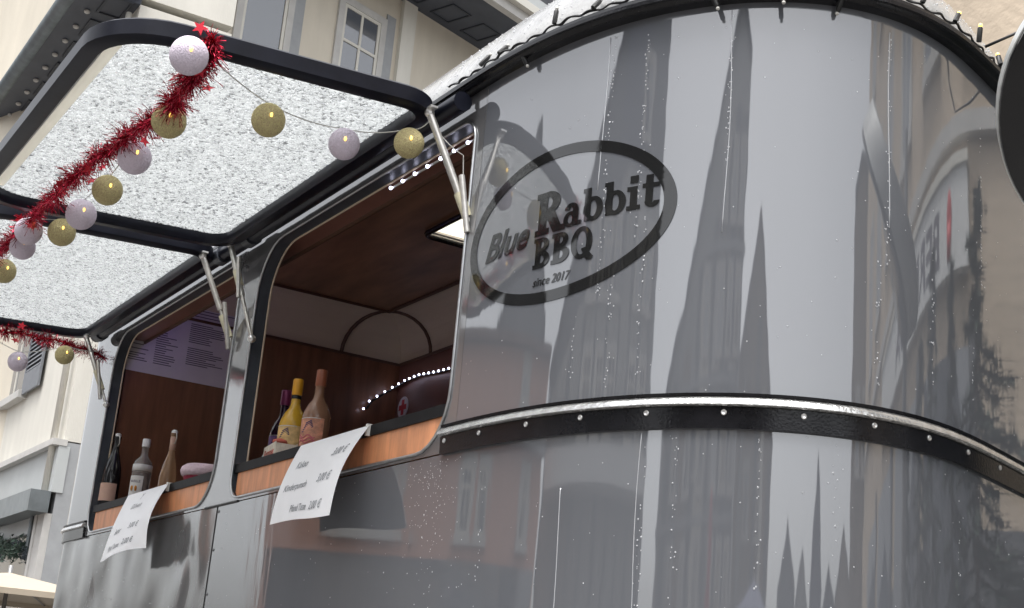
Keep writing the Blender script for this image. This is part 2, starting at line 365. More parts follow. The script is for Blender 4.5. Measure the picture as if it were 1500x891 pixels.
h1 = gable_house(-67, 15, [(-4.3,0),(-4.3,5.7),(4.8,5.7),(4.8,0)], 6, PEACH, TILE, 'low peach rendered house with narrow windows across the street',
     [(-3.3,-2.75,3.2,4.1),(-.1,.45,3.2,4.1),(.95,1.5,3.2,4.1),(-2.6,-2.1,5.0,5.6),(3.2,3.75,3.2,4.1)])
MB().box(-4.5, 5, -.35, 0, 4.4, 4.6).build('string_course', STONEG, h1)
MB().box(-4.2, 4.7, -.02, .01, .3, 2.9).build('shop_window', PANE, h1)
gable_house(-74, 34, [(-5.2,0),(-5.2,9.5),(0,17.2),(4.6,10.5),(4.6,0)], 10, HGREY, SLATE, 'tall grey house with a steep pointed gable beyond the peach house', [(-1,.0,8,10),(1.2,2.2,8,10)])
h2 = gable_house(-103, 18, [(-5.6,0),(-5.6,12.9),(-1.8,13.9),(6.2,6.2),(6.2,0)], 9, HGREY, SLATE, 'blue slate-clad house with a long steep roof and pale front awning',
     [(-3.6,-2.7,10.2,11.6)])
MB().prism([(-5.4,0),(-5.4,9.2),(-1.2,9.6),(1.6,8.0),(6.0,5.9),(6.0,0)], -.06, 0).build('pale_lower_front', HPALE, h2)
MB().box(-3.2, -.2, -.02, .0, 9.9, 12.6).build('blue_gable_boards', HBLUE, h2)
for i in range(8): MB().box(-5.2+i*1.3, -5.0+i*1.3, -.12, -.06, 0, 8.8-max(0,i-3)*.55).build('timber_post', HGREY, h2)
MB().prism([(-5.2,4.3),(5.6,4.3),(5.6,4.85),(-5.2,4.85)], -1.4, -.13).build('awning', SIGNW, h2)
h3 = gable_house(-152, 20, [(-2.3,0),(-2.3,12.6),(-.4,13.7),(9.6,6.4),(9.6,0)], 8, HPALE, SLATE, 'pale grey house with a tall lopsided gable behind the parasols', [(-1.5,-.6,7,8.6),(1.2,2.1,7,8.6),(3.6,4.5,5.2,6.4)])
for (x0, x1, z1, mm) in ((-2.2,-1.2,11.5,HGREY),(-.9,.1,11.6,HBLUE),(.5,.8,11.0,HGREY),(2.2,2.6,9.6,HGREY),(2.9,4.2,8.6,CREAM2),(4.5,4.9,8.8,HGREY),(5.6,6.6,7.4,HTAN),(7.4,7.8,7.0,HGREY),(8.2,8.9,5.8,HGREY)):
    MB().box(x0, x1, -.08, 0, 0, z1).build('facade_strip', mm, h3)
for z0 in (2.6, 4.9, 7.2, 9.5):
    for x0 in (-1.9, -.55, .95, 3.1, 5.1, 6.9):
        if z0+1.5 < 12.6-max(0, x0+.9)*.73: window(h3, x0, x0+.7, z0, z0+1.4).location = (0, -.082, 0)
    MB().box(-2.4, min(9.7, (12.6-z0)/.73-.6), -.14, 0, z0-.55, z0-.4).build('string_course', STONEG, h3)
for z0 in (5.2, 7.4):
    for x0 in (-4.9, -3.6, -1.0, .3, 1.7): 
        if z0+1.4 < 12.6-max(0, x0+1.8)*.96: window(h2, x0, x0+.75, z0, z0+1.3).location = (0, -.062, 0)
h3b = gable_house(-166.5, 26, [(-4.6,0),(-4.6,6.8),(-.2,11.9),(3.6,8.6),(3.6,0)], 8, HTAN, TILE, 'tan timber-fronted house with a low pointed gable', [(-2,-1.1,5,6.4),(.4,1.3,5,6.4)])
for (x0, x1, z1, mm) in ((-4.4,-3.6,6.6,HGREY),(-2.6,-1.9,8.0,CREAM2),(-1.2,-.6,9.6,HGREY),(1.9,2.5,8.4,HPALE)): MB().box(x0, x1, -.08, 0, 0, z1).build('facade_strip', mm, h3b)
for i, (a, d, w, z, rz_, mm) in enumerate(((174,58,9,7.2,3.0,HGREY),(166,63,9,6.4,3.2,HPALE),(158,60,7,7.4,6.0,HBLUE),(150.5,65,10,6.6,2.6,HGREY),(142.5,60,10,7.2,3.0,HTAN))):
    gable_house(a, d, [(-w/2,0),(-w/2,z),(0,z+rz_),(w/2,z),(w/2,0)], 8, mm, SLATE,
        ['distant grey gabled house at the end of the square','distant pale grey wide gabled house','distant narrow blue house with a spire-like gable','distant broad grey house with a low gable','distant tan gabled house beside the ochre house'][i], [(-.6,.3,3.5,5)])
gable_house(134.5, 24, [(-3.5,0),(-3.5,11.6),(0,12.2),(1.7,11.4),(1.7,0)], 6, HTAN, SLATE, 'brown timber house adjoining the end of the ochre house', [(-2,-1.1,6,7.5),(-.4,.5,6,7.5)])

# --- parasols on the square
def parasol(loc, r, h, m, label, drop=.5, group=None, val=.22):
    p = empty('parasol', loc); tag(p, label, 'parasol', group)
    c = MB(); n = 8; ring = [(r*math.cos(2*math.pi*i/n), r*math.sin(2*math.pi*i/n), h) for i in range(n)]
    low = [(x, y, z-val) for x, y, z in ring]
    c.add([(0,0,h+drop)]+ring+low, [(0, 1+i, 1+(i+1) % n) for i in range(n)]+[(1+i, 1+n+i, 1+n+(i+1) % n, 1+(i+1) % n) for i in range(n)])
    c.build('canopy', m, p)
    MB().tube([(0,0,0),(0,0,h+drop+.08)], .025).build('pole', POLE, p, True)
    MB().lathe([(.3,0),(.3,.06),(.06,.1)], 16).build('base', STONEG, p)
    for i in range(n): MB().tube([(0,0,h+drop-.03), (ring[i][0]*.98, ring[i][1]*.98, h-.01)], .008, 5).build('rib', POLE, p)
parasol(polar(-170, 12), 2.3, 2.15, CANVASB, 'slate blue market parasol on the square')
parasol(W(-13.2, 1.75), 1.5, 1.90, CANVAS, 'cream parasol standing on the street beyond the far end of the trailer', .24, None, .06)
pr = empty('closed_parasol', polar(-148, 7)); tag(pr, 'folded red parasol beside the slate blue parasol', 'parasol')
MB().lathe([(.05,1.2),(.16,1.3),(.14,1.9),(.08,2.5),(.02,2.75)], 12).build('canopy', CANVASR, pr, True)
MB().tube([(0,0,0),(0,0,2.8)], .025).build('pole', POLE, pr, True)

# --- fir trees beside the trailer (seen in the nose)
def fir(loc, h, r, seed, label):
    t = empty('fir_tree', loc); tag(t, label, 'tree', 'cut fir trees behind the trailer')
    MB().tube([(0,0,0),(0,0,h*.5),(0,0,h*.97)], [.05,.03,.008], 7).build('trunk', BARK, t)
    q = random.Random(seed); c = MB()
    lim = MB()
    for i in range(90):
        z = h*(.06+.9*(i/90)); a = q.uniform(0, 6.28); ln = r*(1-z/h)*q.uniform(.75,1.15)+.05
        e = Vector((math.cos(a)*ln, math.sin(a)*ln, z-ln*.25)); b = Vector((0,0,z))
        lim.tube([b, e], [.008,.003], 4, cap=False)
        for k in range(95):
            s = q.random()**.7; p = b.lerp(e, s)
            d = Vector((q.gauss(0,1), q.gauss(0,1), q.gauss(-.2,.6))).normalized()*q.uniform(.07,.13); w = d.cross(Vector((0,0,1))).normalized()*.015
            c.add([p-w, p+w, p+d], [(0,1,2)])
    lim.build('limbs', BARK, t); tag(c.build('crown', LEAF, t), kind='stuff')
for i, (s, y, h, r) in enumerate(((.5,4.1,3.5,1.0),(1.2,3.8,3.7,1.0),(1.9,4.2,3.5,1.0),(2.7,4.0,3.6,1.0),(3.5,4.3,3.3,1.0),(4.4,4.2,3.0,.9))):
    fir(W(s, y), h, r, i, 'dark green cut fir tree standing in the row between trailer and ochre house')

# ------------------------------------------------------------------ the trailer
KN = [0.093,0.322,0.528,0.768,0.953,1.289,1.762,2.088,1.961,1.251,0.411,0.05,0.0,0.0]
SE, ST = -3.86, .32                      # far straight end, far corner radius
plan = []                                # (arc, x, y, theta)
def build_plan():
    n = 10
    for i in range(n+1):                 # far front corner, heading -90 -> 0
        th = -math.pi/2 + math.pi/2*i/n
        plan.append((SE-(n-i)*ST*math.pi/2/n, SE-ST*math.cos(th+math.pi/2), ST-ST*math.sin(th+math.pi/2), th))
    for i in range(1, 40): plan.append((SE*(1-i/40), SE*(1-i/40), 0, 0))
    x = y = th = 0.; ds = .01; a = 0.
    k = 0
    plan.append((0, 0, 0, 0))
    while a < 2.2-1e-6:
        q = min(a/2.2*13, 12.999); i = int(q); kk = KN[i]+(KN[i+1]-KN[i])*(q-i)
        th += kk*ds; x += math.cos(th)*ds; y += math.sin(th)*ds; a += ds; k += 1
        if k % 2 == 0: plan.append((a, x, y, th))
    r = .56; th0 = th; n = 14; c = (x-r*math.sin(th), y+r*math.cos(th))
    for i in range(1, n+1):
        t = th0+(math.pi-th0)*i/n; plan.append((a+r*(t-th0), c[0]+r*math.sin(t), c[1]-r*math.cos(t), t))
    a, x, y, th = plan[-1]
    n = 12; L0 = x-SE
    for i in range(1, n+1): plan.append((a+L0*i/n, x-L0*i/n, y, math.pi))
    a, x, y, th = plan[-1]; n = 10
    for i in range(1, n+1):
        t = math.pi+math.pi/2*i/n; plan.append((a+ST*math.pi/2*i/n, SE-ST*math.sin(t-math.pi), y-ST+ST*math.cos(t-math.pi), t))
build_plan()
YB = max(p[2] for p in plan)
def at(a, off=0.):
    lo, hi = 0, len(plan)-1
    while hi-lo > 1:
        m = (lo+hi)//2
        if plan[m][0] <= a: lo = m
        else: hi = m
    p, q = plan[lo], plan[hi]; t = (a-p[0])/(q[0]-p[0]); th = p[3]+(q[3]-p[3])*t
    return Vector((p[1]+(q[1]-p[1])*t + math.sin(th)*off, p[2]+(q[2]-p[2])*t - math.cos(th)*off, 0)), th
def S(a, z, off=0.):
    p, th = at(a, off); return Vector((p.x, p.y, z))
def arcs(a0, a1):
    return [a0]+[p[0] for p in plan if a0+1e-4 < p[0] < a1-1e-4]+[a1]
def wall_strip(mb, a0, a1, z0, z1, off=0., rows=1, m=0):
    A_ = arcs(a0, a1); n = len(A_)
    vs = [S(a, z0+(z1-z0)*k/rows, off) for k in range(rows+1) for a in A_]
    mb.add(vs, [(k*n+i, k*n+i+1, (k+1)*n+i+1, (k+1)*n+i) for k in range(rows) for i in range(n-1)], m)
def sweep(mb, a0, a1, prof, caps=True, m=0):  # prof (off,z) closed
    A_ = arcs(a0, a1); n = len(A_); k = len(prof)
    vs = [S(a, z, o) for a in A_ for o, z in prof]
    fs = [(i*k+j, i*k+(j+1) % k, (i+1)*k+(j+1) % k, (i+1)*k+j) for i in range(n-1) for j in range(k)]
    if caps: fs += [tuple(range(k-1,-1,-1)), tuple(range((n-1)*k, n*k))]
    mb.add(vs, fs, m)

T = empty('food_trailer', W(0,0,0), AL)
tag(T, 'glossy grey vintage food trailer with rounded nose, open serving hatches and oval logo', 'food trailer')
AEND = plan[-1][0]; A0 = plan[0][0]
ZL, ZU, ZE = .55, 1.685, 2.76
# window openings
def rrect(x0, x1, z0, z1, rTL, rTR, rBR, rBL, n=7):
    out = []
    for cx, cz, r, a0 in ((x1-rTR, z1-rTR, rTR, 0), (x0+rTL, z1-rTL, rTL, 90), (x0+rBL, z0+rBL, rBL, 180), (x1-rBR, z0+rBR, rBR, 270)):
        for i in range(n+1):
            a = R(a0+90*i/n); out.append((cx+r*math.cos(a), cz+r*math.sin(a)))
    return out
WINS = [rrect(-1.60, .035, 1.698, 2.665, .20, .07, .17, .09), rrect(-3.50, -1.80, 1.698, 2.665, .17, .12, .17, .10)]
# side wall above the waist with the two openings
bm = bmesh.new(); edges = []
for loop in [[(SE, ZU), (.08, ZU), (.08, ZE), (SE, ZE)]] + WINS:
    vv = [bm.verts.new((x, 0, z)) for x, z in loop]
    for i in range(len(vv)): edges.append(bm.edges.new((vv[i], vv[(i+1) % len(vv)])))
bmesh.ops.triangle_fill(bm, use_beauty=True, use_dissolve=False, edges=edges)
bmesh.ops.recalc_face_normals(bm, faces=bm.faces)
if sum(f.normal.y for f in bm.faces) > 0: bmesh.ops.reverse_faces(bm, faces=bm.faces)
me = bpy.data.meshes.new('side_panel'); bm.to_mesh(me); bm.free(); me.materials.append(PAINT_U)
o = bpy.data.objects.new('side_panel', me); col.objects.link(o); o.parent = T
m_ = MB(); wall_strip(m_, A0, SE, ZU, ZE); m_.build('corner_panel', PAINT_U, T, True)
m_ = MB(); wall_strip(m_, .08, 3.0, ZU, ZE); m_.build('nose_panel', PAINT, T, True)
m_ = MB(); wall_strip(m_, 3.0, AEND, ZU, ZE); m_.build('rear_panel', PAINT_U, T, True)
m_ = MB(); wall_strip(m_, -1.705, 3.0, ZL, ZU-.004); m_.build('lower_nose_panel', PAINT, T, True)
m_ = MB(); wall_strip(m_, A0, -1.711, ZL, ZU-.004); m_.build('lower_side_panel', PAINT_D, T, True)
m_ = MB(); wall_strip(m_, 3.0, AEND, ZL, ZU-.004); m_.build('lower_rear_panel', PAINT_D, T, True)
m_ = MB(); p0, p1 = S(A0, 0), S(AEND, 0); m_.quad((p0.x,p0.y,ZL),(p0.x,p0.y,ZE),(p1.x,p1.y,ZE),(p1.x,p1.y,ZL)); m_.build('far_end_panel', PAINT_U, T)
m_ = MB(); m_.tube([(-1.708,.003,ZL),(-1.708,.003,ZU)], .006, 6); m_.build('panel_seam', WIRE, T)
for z in (1.66, 1.52, 1.36, 1.2, 1.04): MB().sphere((-1.690, -.001, z), .006, 8, 6, (1,.5,1)).build('rivet', PAINT_D, T, True)
m_ = MB(); m_.tube([(-1.84,-.002,1.6835),(-1.5,-.002,1.6835)], .0045, 6); m_.build('waist_seam', WIRE, T)
for w in WINS:
    n = len(w); rv = MB(); rv.add([(x, 0.0, z) for x, z in w]+[(x, .046, z) for x, z in w], [(i, (i+1) % n, (i+1) % n+n, i+n) for i in range(n)])
    fr = rv.build('window_reveal', RUBBER, T, True, 30)
    MB().tube([(x, -.003, z) for x, z in w], .0045, 6, True).build('trim', ALU, fr, True)
    cx = sum(p[0] for p in w)/n; cz = sum(p[1] for p in w)/n
    MB().tube([(x+(cx-x)*.004, .048, z+(cz-z)*.004) for x, z in w], .004, 6, True).build('inner_trim', CREAMTRIM, fr, True)
# serving sills
for (x0, x1) in ((-1.66, .03), (-3.52, -1.76)):
    MB().box(x0+.09, x1-.035, .010, .022, 1.69, 1.794).build('plywood_fascia', WOODO, T)
    MB().box(x0+.062, x1-.008, .004, .10, 1.793, 1.826).build('sill_bar', BARBLK, T)
    MB().box(x0, x1, .10, .46, 1.79, 1.822).build('counter', WOODD, T)
# belt rail
def belt(a0, a1):
    b = MB(); sweep(b, a0, a1, [(.001,1.680),(.010,1.678),(.012,1.7265),(.001,1.7265)])
    br = b.build('belt_rail', BLACK, T, True, 40)
    b = MB(); sweep(b, a0, a1, [(.001,1.728),(.018,1.728),(.023,1.732),(.0215,1.738),(.018,1.744),(.012,1.750),(.001,1.752)]); b.build('silver_bead', ZINC, br, True, 50)
    b = MB(); sweep(b, a0, a1, [(.001,1.753),(.012,1.752),(.014,1.759),(.001,1.761)]); b.build('top_lip', BLACK, br, True, 40)
    return br
br = belt(.02, 2.9)
me = MB().lathe([(.0068,0),(.0068,.002),(.005,.0036),(.0016,.0024)], 10).mesh('screw', True, 40); me.materials.append(SCREW)
for a in (.045,.222,.42,.603,.785,.967,1.141,1.306,1.471,1.644,1.84,2.03,2.22):
    p, th = at(a, .0115); inst('screw', me, br, (p.x, p.y, 1.714), (math.pi/2, 0, th))
belt(A0+.05, -3.52)
# eaves rail, roof
b = MB(); sweep(b, A0, AEND, [(-.01,2.747),(.022,2.747),(.036,2.751),(.040,2.759),(.034,2.768),(.030,2.79),(.012,2.798),(-.01,2.798)], False)
ev = b.build('eaves_rail', BLACK, T, True, 50)
b = MB(); sweep(b, A0, AEND, [(.036,2.757),(.046,2.760),(.046,2.770),(.034,2.772)], False); b.build('drip_lip', BLACK, ev, True, 50)
RP = [(-.008,2.79),(-.004,2.825),(-.018,2.87),(-.045,2.925),(-.09,2.985),(-.15,3.04),(-.22,3.085),(-.28,3.11)]
b = MB(); A_ = [p[0] for p in plan]; n = len(A_); 
vs = [S(a, z, o_) for o_, z in RP for a in A_]
b.add(vs, [(k*n+i, k*n+(i+1) % n, (k+1)*n+(i+1) % n, (k+1)*n+i) for k in range(len(RP)-1) for i in range(n)])
b.build('roof_edge', ROOF, T, True)
def cap(name, loop, hole, z, mt):
    bm = bmesh.new(); ed = []
    for lp in (loop, hole):
        vv = [bm.verts.new((x, y, z)) for x, y in lp]
        for i in range(len(vv)): ed.append(bm.edges.new((vv[i], vv[(i+1) % len(vv)])))
    bmesh.ops.triangle_fill(bm, use_beauty=True, use_dissolve=False, edges=ed)
    me = bpy.data.meshes.new(name); bm.to_mesh(me); bm.free(); me.materials.append(mt)
    o = bpy.data.objects.new(name, me); col.objects.link(o); o.parent = T; return o
HX0, HX1, HY0, HY1 = -2.08, -1.45, .90, 1.34
hole = rrect(HX0, HX1, HY0, HY1, .05, .05, .05, .05, 4)
cap('roof_top', [(S(a,0,-.28).x, S(a,0,-.28).y) for a in A_], hole, 3.11, ROOF)
cap('ceiling', [(-3.40,.25),(.50,.25),(.50,1.40),(-3.40,1.40)], hole, 3.075, CEIL)
n = len(hole); b = MB(); b.add([(x,y,3.06) for x,y in hole]+[(x,y,3.13) for x,y in hole], [(i,(i+1)%n,(i+1)%n+n,i+n) for i in range(n)])
hk = b.build('roof_hatch', WHITE, T, True, 40)
MB().tube([(x,y,3.068) for x,y in hole], .014, 8, True).build('hatch_trim', BLACK, hk, True)
b = MB(); b.box(HX0+.004, HX1-.004, HY0+.004, HY1-.004, 3.088, 3.094); b.build('hatch_lid', SKYL, hk)
MB().box(HX0+.02, HX0+.045, HY0+.03, HY1-.03, 3.076, 3.086).build('hatch_bar', WHITE, hk)
# interior lining
EW, BW = -3.54, 1.56
MB().box(EW-.03, EW, .07, BW, .6, 2.84).build('end_partition', WOODD, T)
MB().box(EW, .5, BW, BW+.03, .6, 2.84).build('back_lining', WOODM, T)
ns = 8; b = MB(); 
def covepts(k): t = math.pi/2*k/ns; return .19*(1-math.cos(t)), 2.84+.235*math.sin(t)
for k in range(ns):
    d0, z0 = covepts(k); d1, z1 = covepts(k+1)
    b.quad((EW+d0,.07,z0),(EW+d0,BW-d0,z0),(EW+d1,BW-d1,z1),(EW+d1,.07,z1))
    b.quad((EW+d0,BW-d0,z0),(.5,BW-d0,z0),(.5,BW-d1,z1),(EW+d1,BW-d1,z1))
cv = b.build('cove_panel', COVE, T, True, 35)
for sgn in (0, 1):
    q = []
    for k in range(ns+1):
        d, z = covepts(k); e = .34*(1-(k/ns))**1.0*1.0; e = .36*math.cos(math.pi/2*k/ns)
        q.append((EW+d+.004, BW-d-e, z) if sgn == 0 else (EW+d+e, BW-d-.004, z))
    MB().tube(q, .011, 6).build('cove_strip', COVESTRIP, cv, True)
MB().tube([(EW+.01,.07,2.84),(EW+.01,BW-.01,2.84),(.5,BW-.01,2.84)], .008, 6).build('picture_rail', COVESTRIP, cv)
MB().tube([(EW+.19,.07,3.07),(EW+.19,BW-.19,3.07),(.5,BW-.19,3.07)], .010, 6).build('ceiling_strip', COVESTRIP, cv)
MB().box(-3.52, .2, .064, .13, 2.672, 2.70).build('window_header', WOODM, T)
MB().box(-3.52, .2, .13, .14, 2.660, 2.76).build('header_edge', COVESTRIP, T)
b = MB(); b.quad((-3.54,.14,2.74),(.5,.14,2.74),(.5,.18,2.9),(-3.54,.18,2.9)).quad((-3.54,.18,2.9),(.5,.18,2.9),(.5,.26,3.07),(-3.54,.26,3.07)); b.build('front_cove', COVE, T)
MB().box(-3.56, .3, .066, .08, .6, 1.66).build('front_lining', WOODD, T)
MB().box(.46, .49, .16, 1.56, .6, 3.0).build('nose_partition', WOODD, T)
MB().box(-3.8, .5, .05, 1.5, .58, .6).build('floor', WOODD, T)
# first-aid emblem plate
fa = MB().lathe([(.06,0),(.06,.004)], 20).build('first_aid_plate', MENU, T); fa.location = (-3.44, BW-.002, 2.59); fa.rotation_euler = (math.pi/2,0,0)
MB().box(-.042,.042,-.014,.014,.0045,.006).box(-.014,.014,.014,.042,.0045,.006).box(-.014,.014,-.042,-.014,.0045,.006).build('red_cross', SIGNR, fa)
# led strips
ledme = MB().sphere((0,0,0), .0060, 8, 6).mesh('led', True); ledme.materials.append(LED)
def poly_pts(P, step):
    P = [Vector(p) for p in P]; out = []; acc = 0.
    for a, b_ in zip(P, P[1:]):
        l_ = (b_-a).length
        while acc <= l_: out.append(a.lerp(b_, acc/l_)); acc += step
        acc -= l_
    return out
P1 = [(EW+.03,1.372,2.558),(EW+.03,1.40,2.605),(EW+.03,1.452,2.648),(EW+.03,1.52,2.70),(-3.40,BW-.02,2.728),(-3.24,BW-.02,2.735),(-3.05,BW-.02,2.72),(-2.6,BW-.02,2.70)]
ls = MB().tube(P1, .006, 6).build('led_strip', WIRE, T)
for p in poly_pts(P1, .055): inst('led', ledme, ls, p+Vector((.006,-.018,-.003)))
P2 = [(-.62,.058,2.650),(.0,.058,2.650)]
ls = MB().tube(P2, .004, 6).build('led_strip', WIREW, T)
for p in poly_pts(P2, .085): inst('led', ledme, ls, p+Vector((0,-.008,-.004)))
MB().tube([(-3.44,.16,2.70),(-2.2,.16,2.70)], .006, 6).build('violet_led_strip', LEDV, T)
# hinge rail and hatch flaps
MB().tube([(-3.74,-.052,2.700),(.03,-.052,2.700)], .030, 12).build('hinge_rail', FRAME, T, True, 50)
for x in (-3.66, -1.93, -1.62): MB().tube([(x-.03,-.052,2.70),(x+.03,-.052,2.70)], .037, 12).build('hinge_collar', RUBBER, T, True, 50)
def fz(y): return 2.700+.052*(y+.06)
def flap(x0, x1):
    y0, y1 = -.085, -1.075
    out = rrect(x0, x1, y1, y0, .13, .13, .21, .21, 8)
    P = [Vector((x, y, fz(y))) for x, y in out]; n = len(P); prof = [(0,-.026),(.012,-.034),(.045,-.034),(.056,-.02),(.056,.012),(.045,.024),(.01,.024),(0,.016)]
    f = MB(); k = len(prof); vs = []
    for i in range(n):
        t = (P[(i+1) % n]-P[i-1]); t.z = 0; t.normalize(); inw = Vector((-t.y, t.x, 0))
        for a, dz in prof: vs.append(P[i]+inw*a+Vector((0,0,dz)))
    f.add(vs, [(i*k+j, ((i+1) % n)*k+j, ((i+1) % n)*k+(j+1) % k, i*k+(j+1) % k) for i in range(n) for j in range(k)])
    fo = f.build('hatch_flap', FRAME, T, True, 45)
    inn = rrect(x0+.03, x1-.03, y1+.03, y0-.03, .11, .11, .19, .19, 8); n = len(inn)
    pb = MB(); pb.add([(x,y,fz(y)+.004) for x,y in inn]+[(x,y,fz(y)+.009) for x,y in inn], [tuple(range(n-1,-1,-1)), tuple(range(n,2*n))]+[(i,(i+1)%n,(i+1)%n+n,i+n) for i in range(n)])
    pb.build('acrylic_pane', ACRYL, fo)
    MB().box(x0+.17, x1-.17, y1+.058, y1+.095, fz(y1+.07)-.008, fz(y1+.07)-.004).build('sky_gap_strip', SKYL, fo)  # milky strip added to imitate the bright sky gap inside the frame
    return fo
flap(-1.745, .0); flap(-3.72, -1.84)
# gas struts
def strut(top, bot, split=.55, tape=(.55,.75)):
    a, b_ = Vector(top), Vector(bot); m = a.lerp(b_, split)
    st = MB().tube([a, m], .0115, 10).build('gas_strut', STEEL, T, True, 50)
    MB().tube([m, b_], .0075, 8).build('rod', STEEL, st, True, 50)
    t0, t1 = a.lerp(b_, tape[0]), a.lerp(b_, tape[1])
    MB().tube([t0, t1], .0155, 8).build('tape', TAPE, st, True, 50)
    MB().tube([t0+Vector((.014,-.004,.05)), t1+Vector((.014,-.004,-.05))], .009, 8).build('splint', STEEL, st, True, 50)
    MB().sphere(b_, .016, 10, 8).build('ball_joint', SCREW, st, True)
    MB().sphere(a, .015, 10, 8).box(a.x-.028, a.x+.028, a.y-.012, a.y+.012, a.z+.008, a.z+.014).build('bracket', SCREW, st)
strut((-.03,-.125,2.662), (.058,.045,2.24), .62, (.56,.72))
strut((-1.685,-.105,2.672), (-1.565,-.012,2.295), .55, (.28,.44))
strut((-1.87,-.15,2.66), (-1.79,.03,2.24), .5, (.55,.75))
strut((-3.61,-.13,2.655), (-3.49,-.010,2.32), .5, (.5,.78))
# logo film
def decal(mb, name):
    o_ = mb.build(name, DECAL, T, True); me_ = o_.data; ns_ = []
    for v in me_.vertices:
        k_ = min(range(len(plan)), key=lambda i: (plan[i][1]-v.co.x)**2+(plan[i][2]-v.co.y)**2)
        c_ = []
        for kk in (k_-1, k_, k_+1):
            p_ = plan[kk]; c_.append((1/(1e-4+math.hypot(p_[1]-v.co.x, p_[2]-v.co.y)), p_[3]))
        th = sum(w*t for w, t in c_)/sum(w for w, t in c_); ns_.append((math.sin(th), -math.cos(th), 0))
    me_.normals_split_custom_set_from_vertices(ns_); return o_
def ringpoly(mb, ca, cz, ra, rz_, ta, tz, n=120, off=.0016, a0=0, a1=360):
    vs = []; full = abs(a1-a0) >= 359.9
    for i in range(n+1):
        t = R(a0+(a1-a0)*i/n)
        vs.append(S(ca+ra*math.cos(t), cz+rz_*math.sin(t), off)); vs.append(S(ca+(ra-ta)*math.cos(t), cz+(rz_-tz)*math.sin(t), off))
    mb.add(vs, [(2*i, 2*i+2, 2*i+3, 2*i+1) for i in range(n)])
b = MB(); ringpoly(b, .449, 2.240, .378, .211, .034, .030); decal(b, 'logo_ring')
class Glyph:
    def __init__(self, mb, x, z, h, w=1., sh=0.): self.mb, self.x, self.z, self.h, self.w, self.sh, self.k = mb, x, z, h, w, sh, 0
    def p(self, u, v): return S(self.x+(u*self.w+v*self.sh)*self.h, self.z+v*self.h, .0015+self.k*.00012)
    def poly(self, pts): self.k += 1; self.mb.add([self.p(*q) for q in pts], [tuple(range(len(pts)))])
    def rect(self, a, b_, c, d): self.poly([(a,b_),(c,b_),(c,d),(a,d)])
    def ring(self, cx, cy, rx, ry, tx, ty, a0=0, a1=360, n=26):
        self.k += 1; vs = []
        for i in range(n+1):
            t = R(a0+(a1-a0)*i/n); vs += [self.p(cx+rx*math.cos(t), cy+ry*math.sin(t)), self.p(cx+(rx-tx)*math.cos(t), cy+(ry-ty)*math.sin(t))]
        self.mb.add(vs, [(2*i,2*i+2,2*i+3,2*i+1) for i in range(n)])
def glyph(g_, c):
    if c == 'R':
        g_.rect(.1,0,.38,1); g_.rect(0,0,.48,.14); g_.rect(0,.86,.4,1); g_.ring(.36,.73,.44,.27,.26,.13,-90,90); g_.poly([(.34,.52),(.36,.42),(.62,0),(1.0,0),(1.0,.14),(.86,.14),(.64,.50)]); return 1.0
    if c == 'B':
        g_.rect(.1,0,.38,1); g_.rect(0,0,.4,.14); g_.rect(0,.86,.4,1); g_.ring(.36,.75,.42,.25,.25,.13,-90,90); g_.ring(.36,.28,.48,.28,.27,.14,-90,90); return .92
    if c == 'Q':
        g_.ring(.46,.5,.47,.52,.26,.14); g_.poly([(.46,.30),(.70,-.08),(.92,-.10),(1.0,.0),(.62,.34)]); return 1.02
    if c == 'a':
        g_.ring(.30,.22,.30,.24,.20,.11); g_.rect(.40,0,.66,.48); g_.ring(.34,.46,.32,.26,.24,.13,0,165); g_.rect(.42,0,.80,.13); return .84
    if c == 'b':
        g_.rect(.08,0,.34,1); g_.rect(0,.87,.3,1); g_.ring(.44,.35,.40,.37,.25,.13); return .88
    if c == 'i':
        g_.rect(.12,0,.38,.70); g_.rect(0,.57,.3,.70); g_.rect(0,0,.50,.13); g_.rect(.10,.80,.40,1.02); return .56
    if c == 't':
        g_.rect(.12,.12,.38,.95); g_.rect(0,.57,.60,.70); g_.ring(.36,.16,.26,.18,.2,.12,180,360); return .66
def word(name, s, x, z, h, w, sizes=None, lift=0.):
    b = MB(); 
    for i, c in enumerate(s):
        hh = h*(sizes[i] if sizes else 1); gg = Glyph(b, x, z+lift*i, hh, w); x += glyph(gg, c)*hh*w
    return decal(b, name)
b = MB(); x = .378
gg = Glyph(b, x, 2.215, .118, .98); x += glyph(gg, 'R')*.118*.98-.008
for i, c in enumerate('abbit'):
    gg = Glyph(b, x, 2.219+.003*i, .088, .90); x += glyph(gg, c)*.088*.90-.001
decal(b, 'logo_name')
word('logo_initials', 'BBQ', .380, 2.126, .083, .92)
vs, fs = text2d('Blue', .104, .35, .0028); b = MB(); b.add([S(.152+x_*1.06, 2.192+y_+x_*.03, .0017) for x_, y_ in vs], fs); decal(b, 'logo_script')
vs, fs = text2d('since 2017', .033, .3, .0005); b = MB(); b.add([S(.386+x_*.94, 2.078+y_, .0017) for x_, y_ in vs], fs); decal(b, 'logo_year')
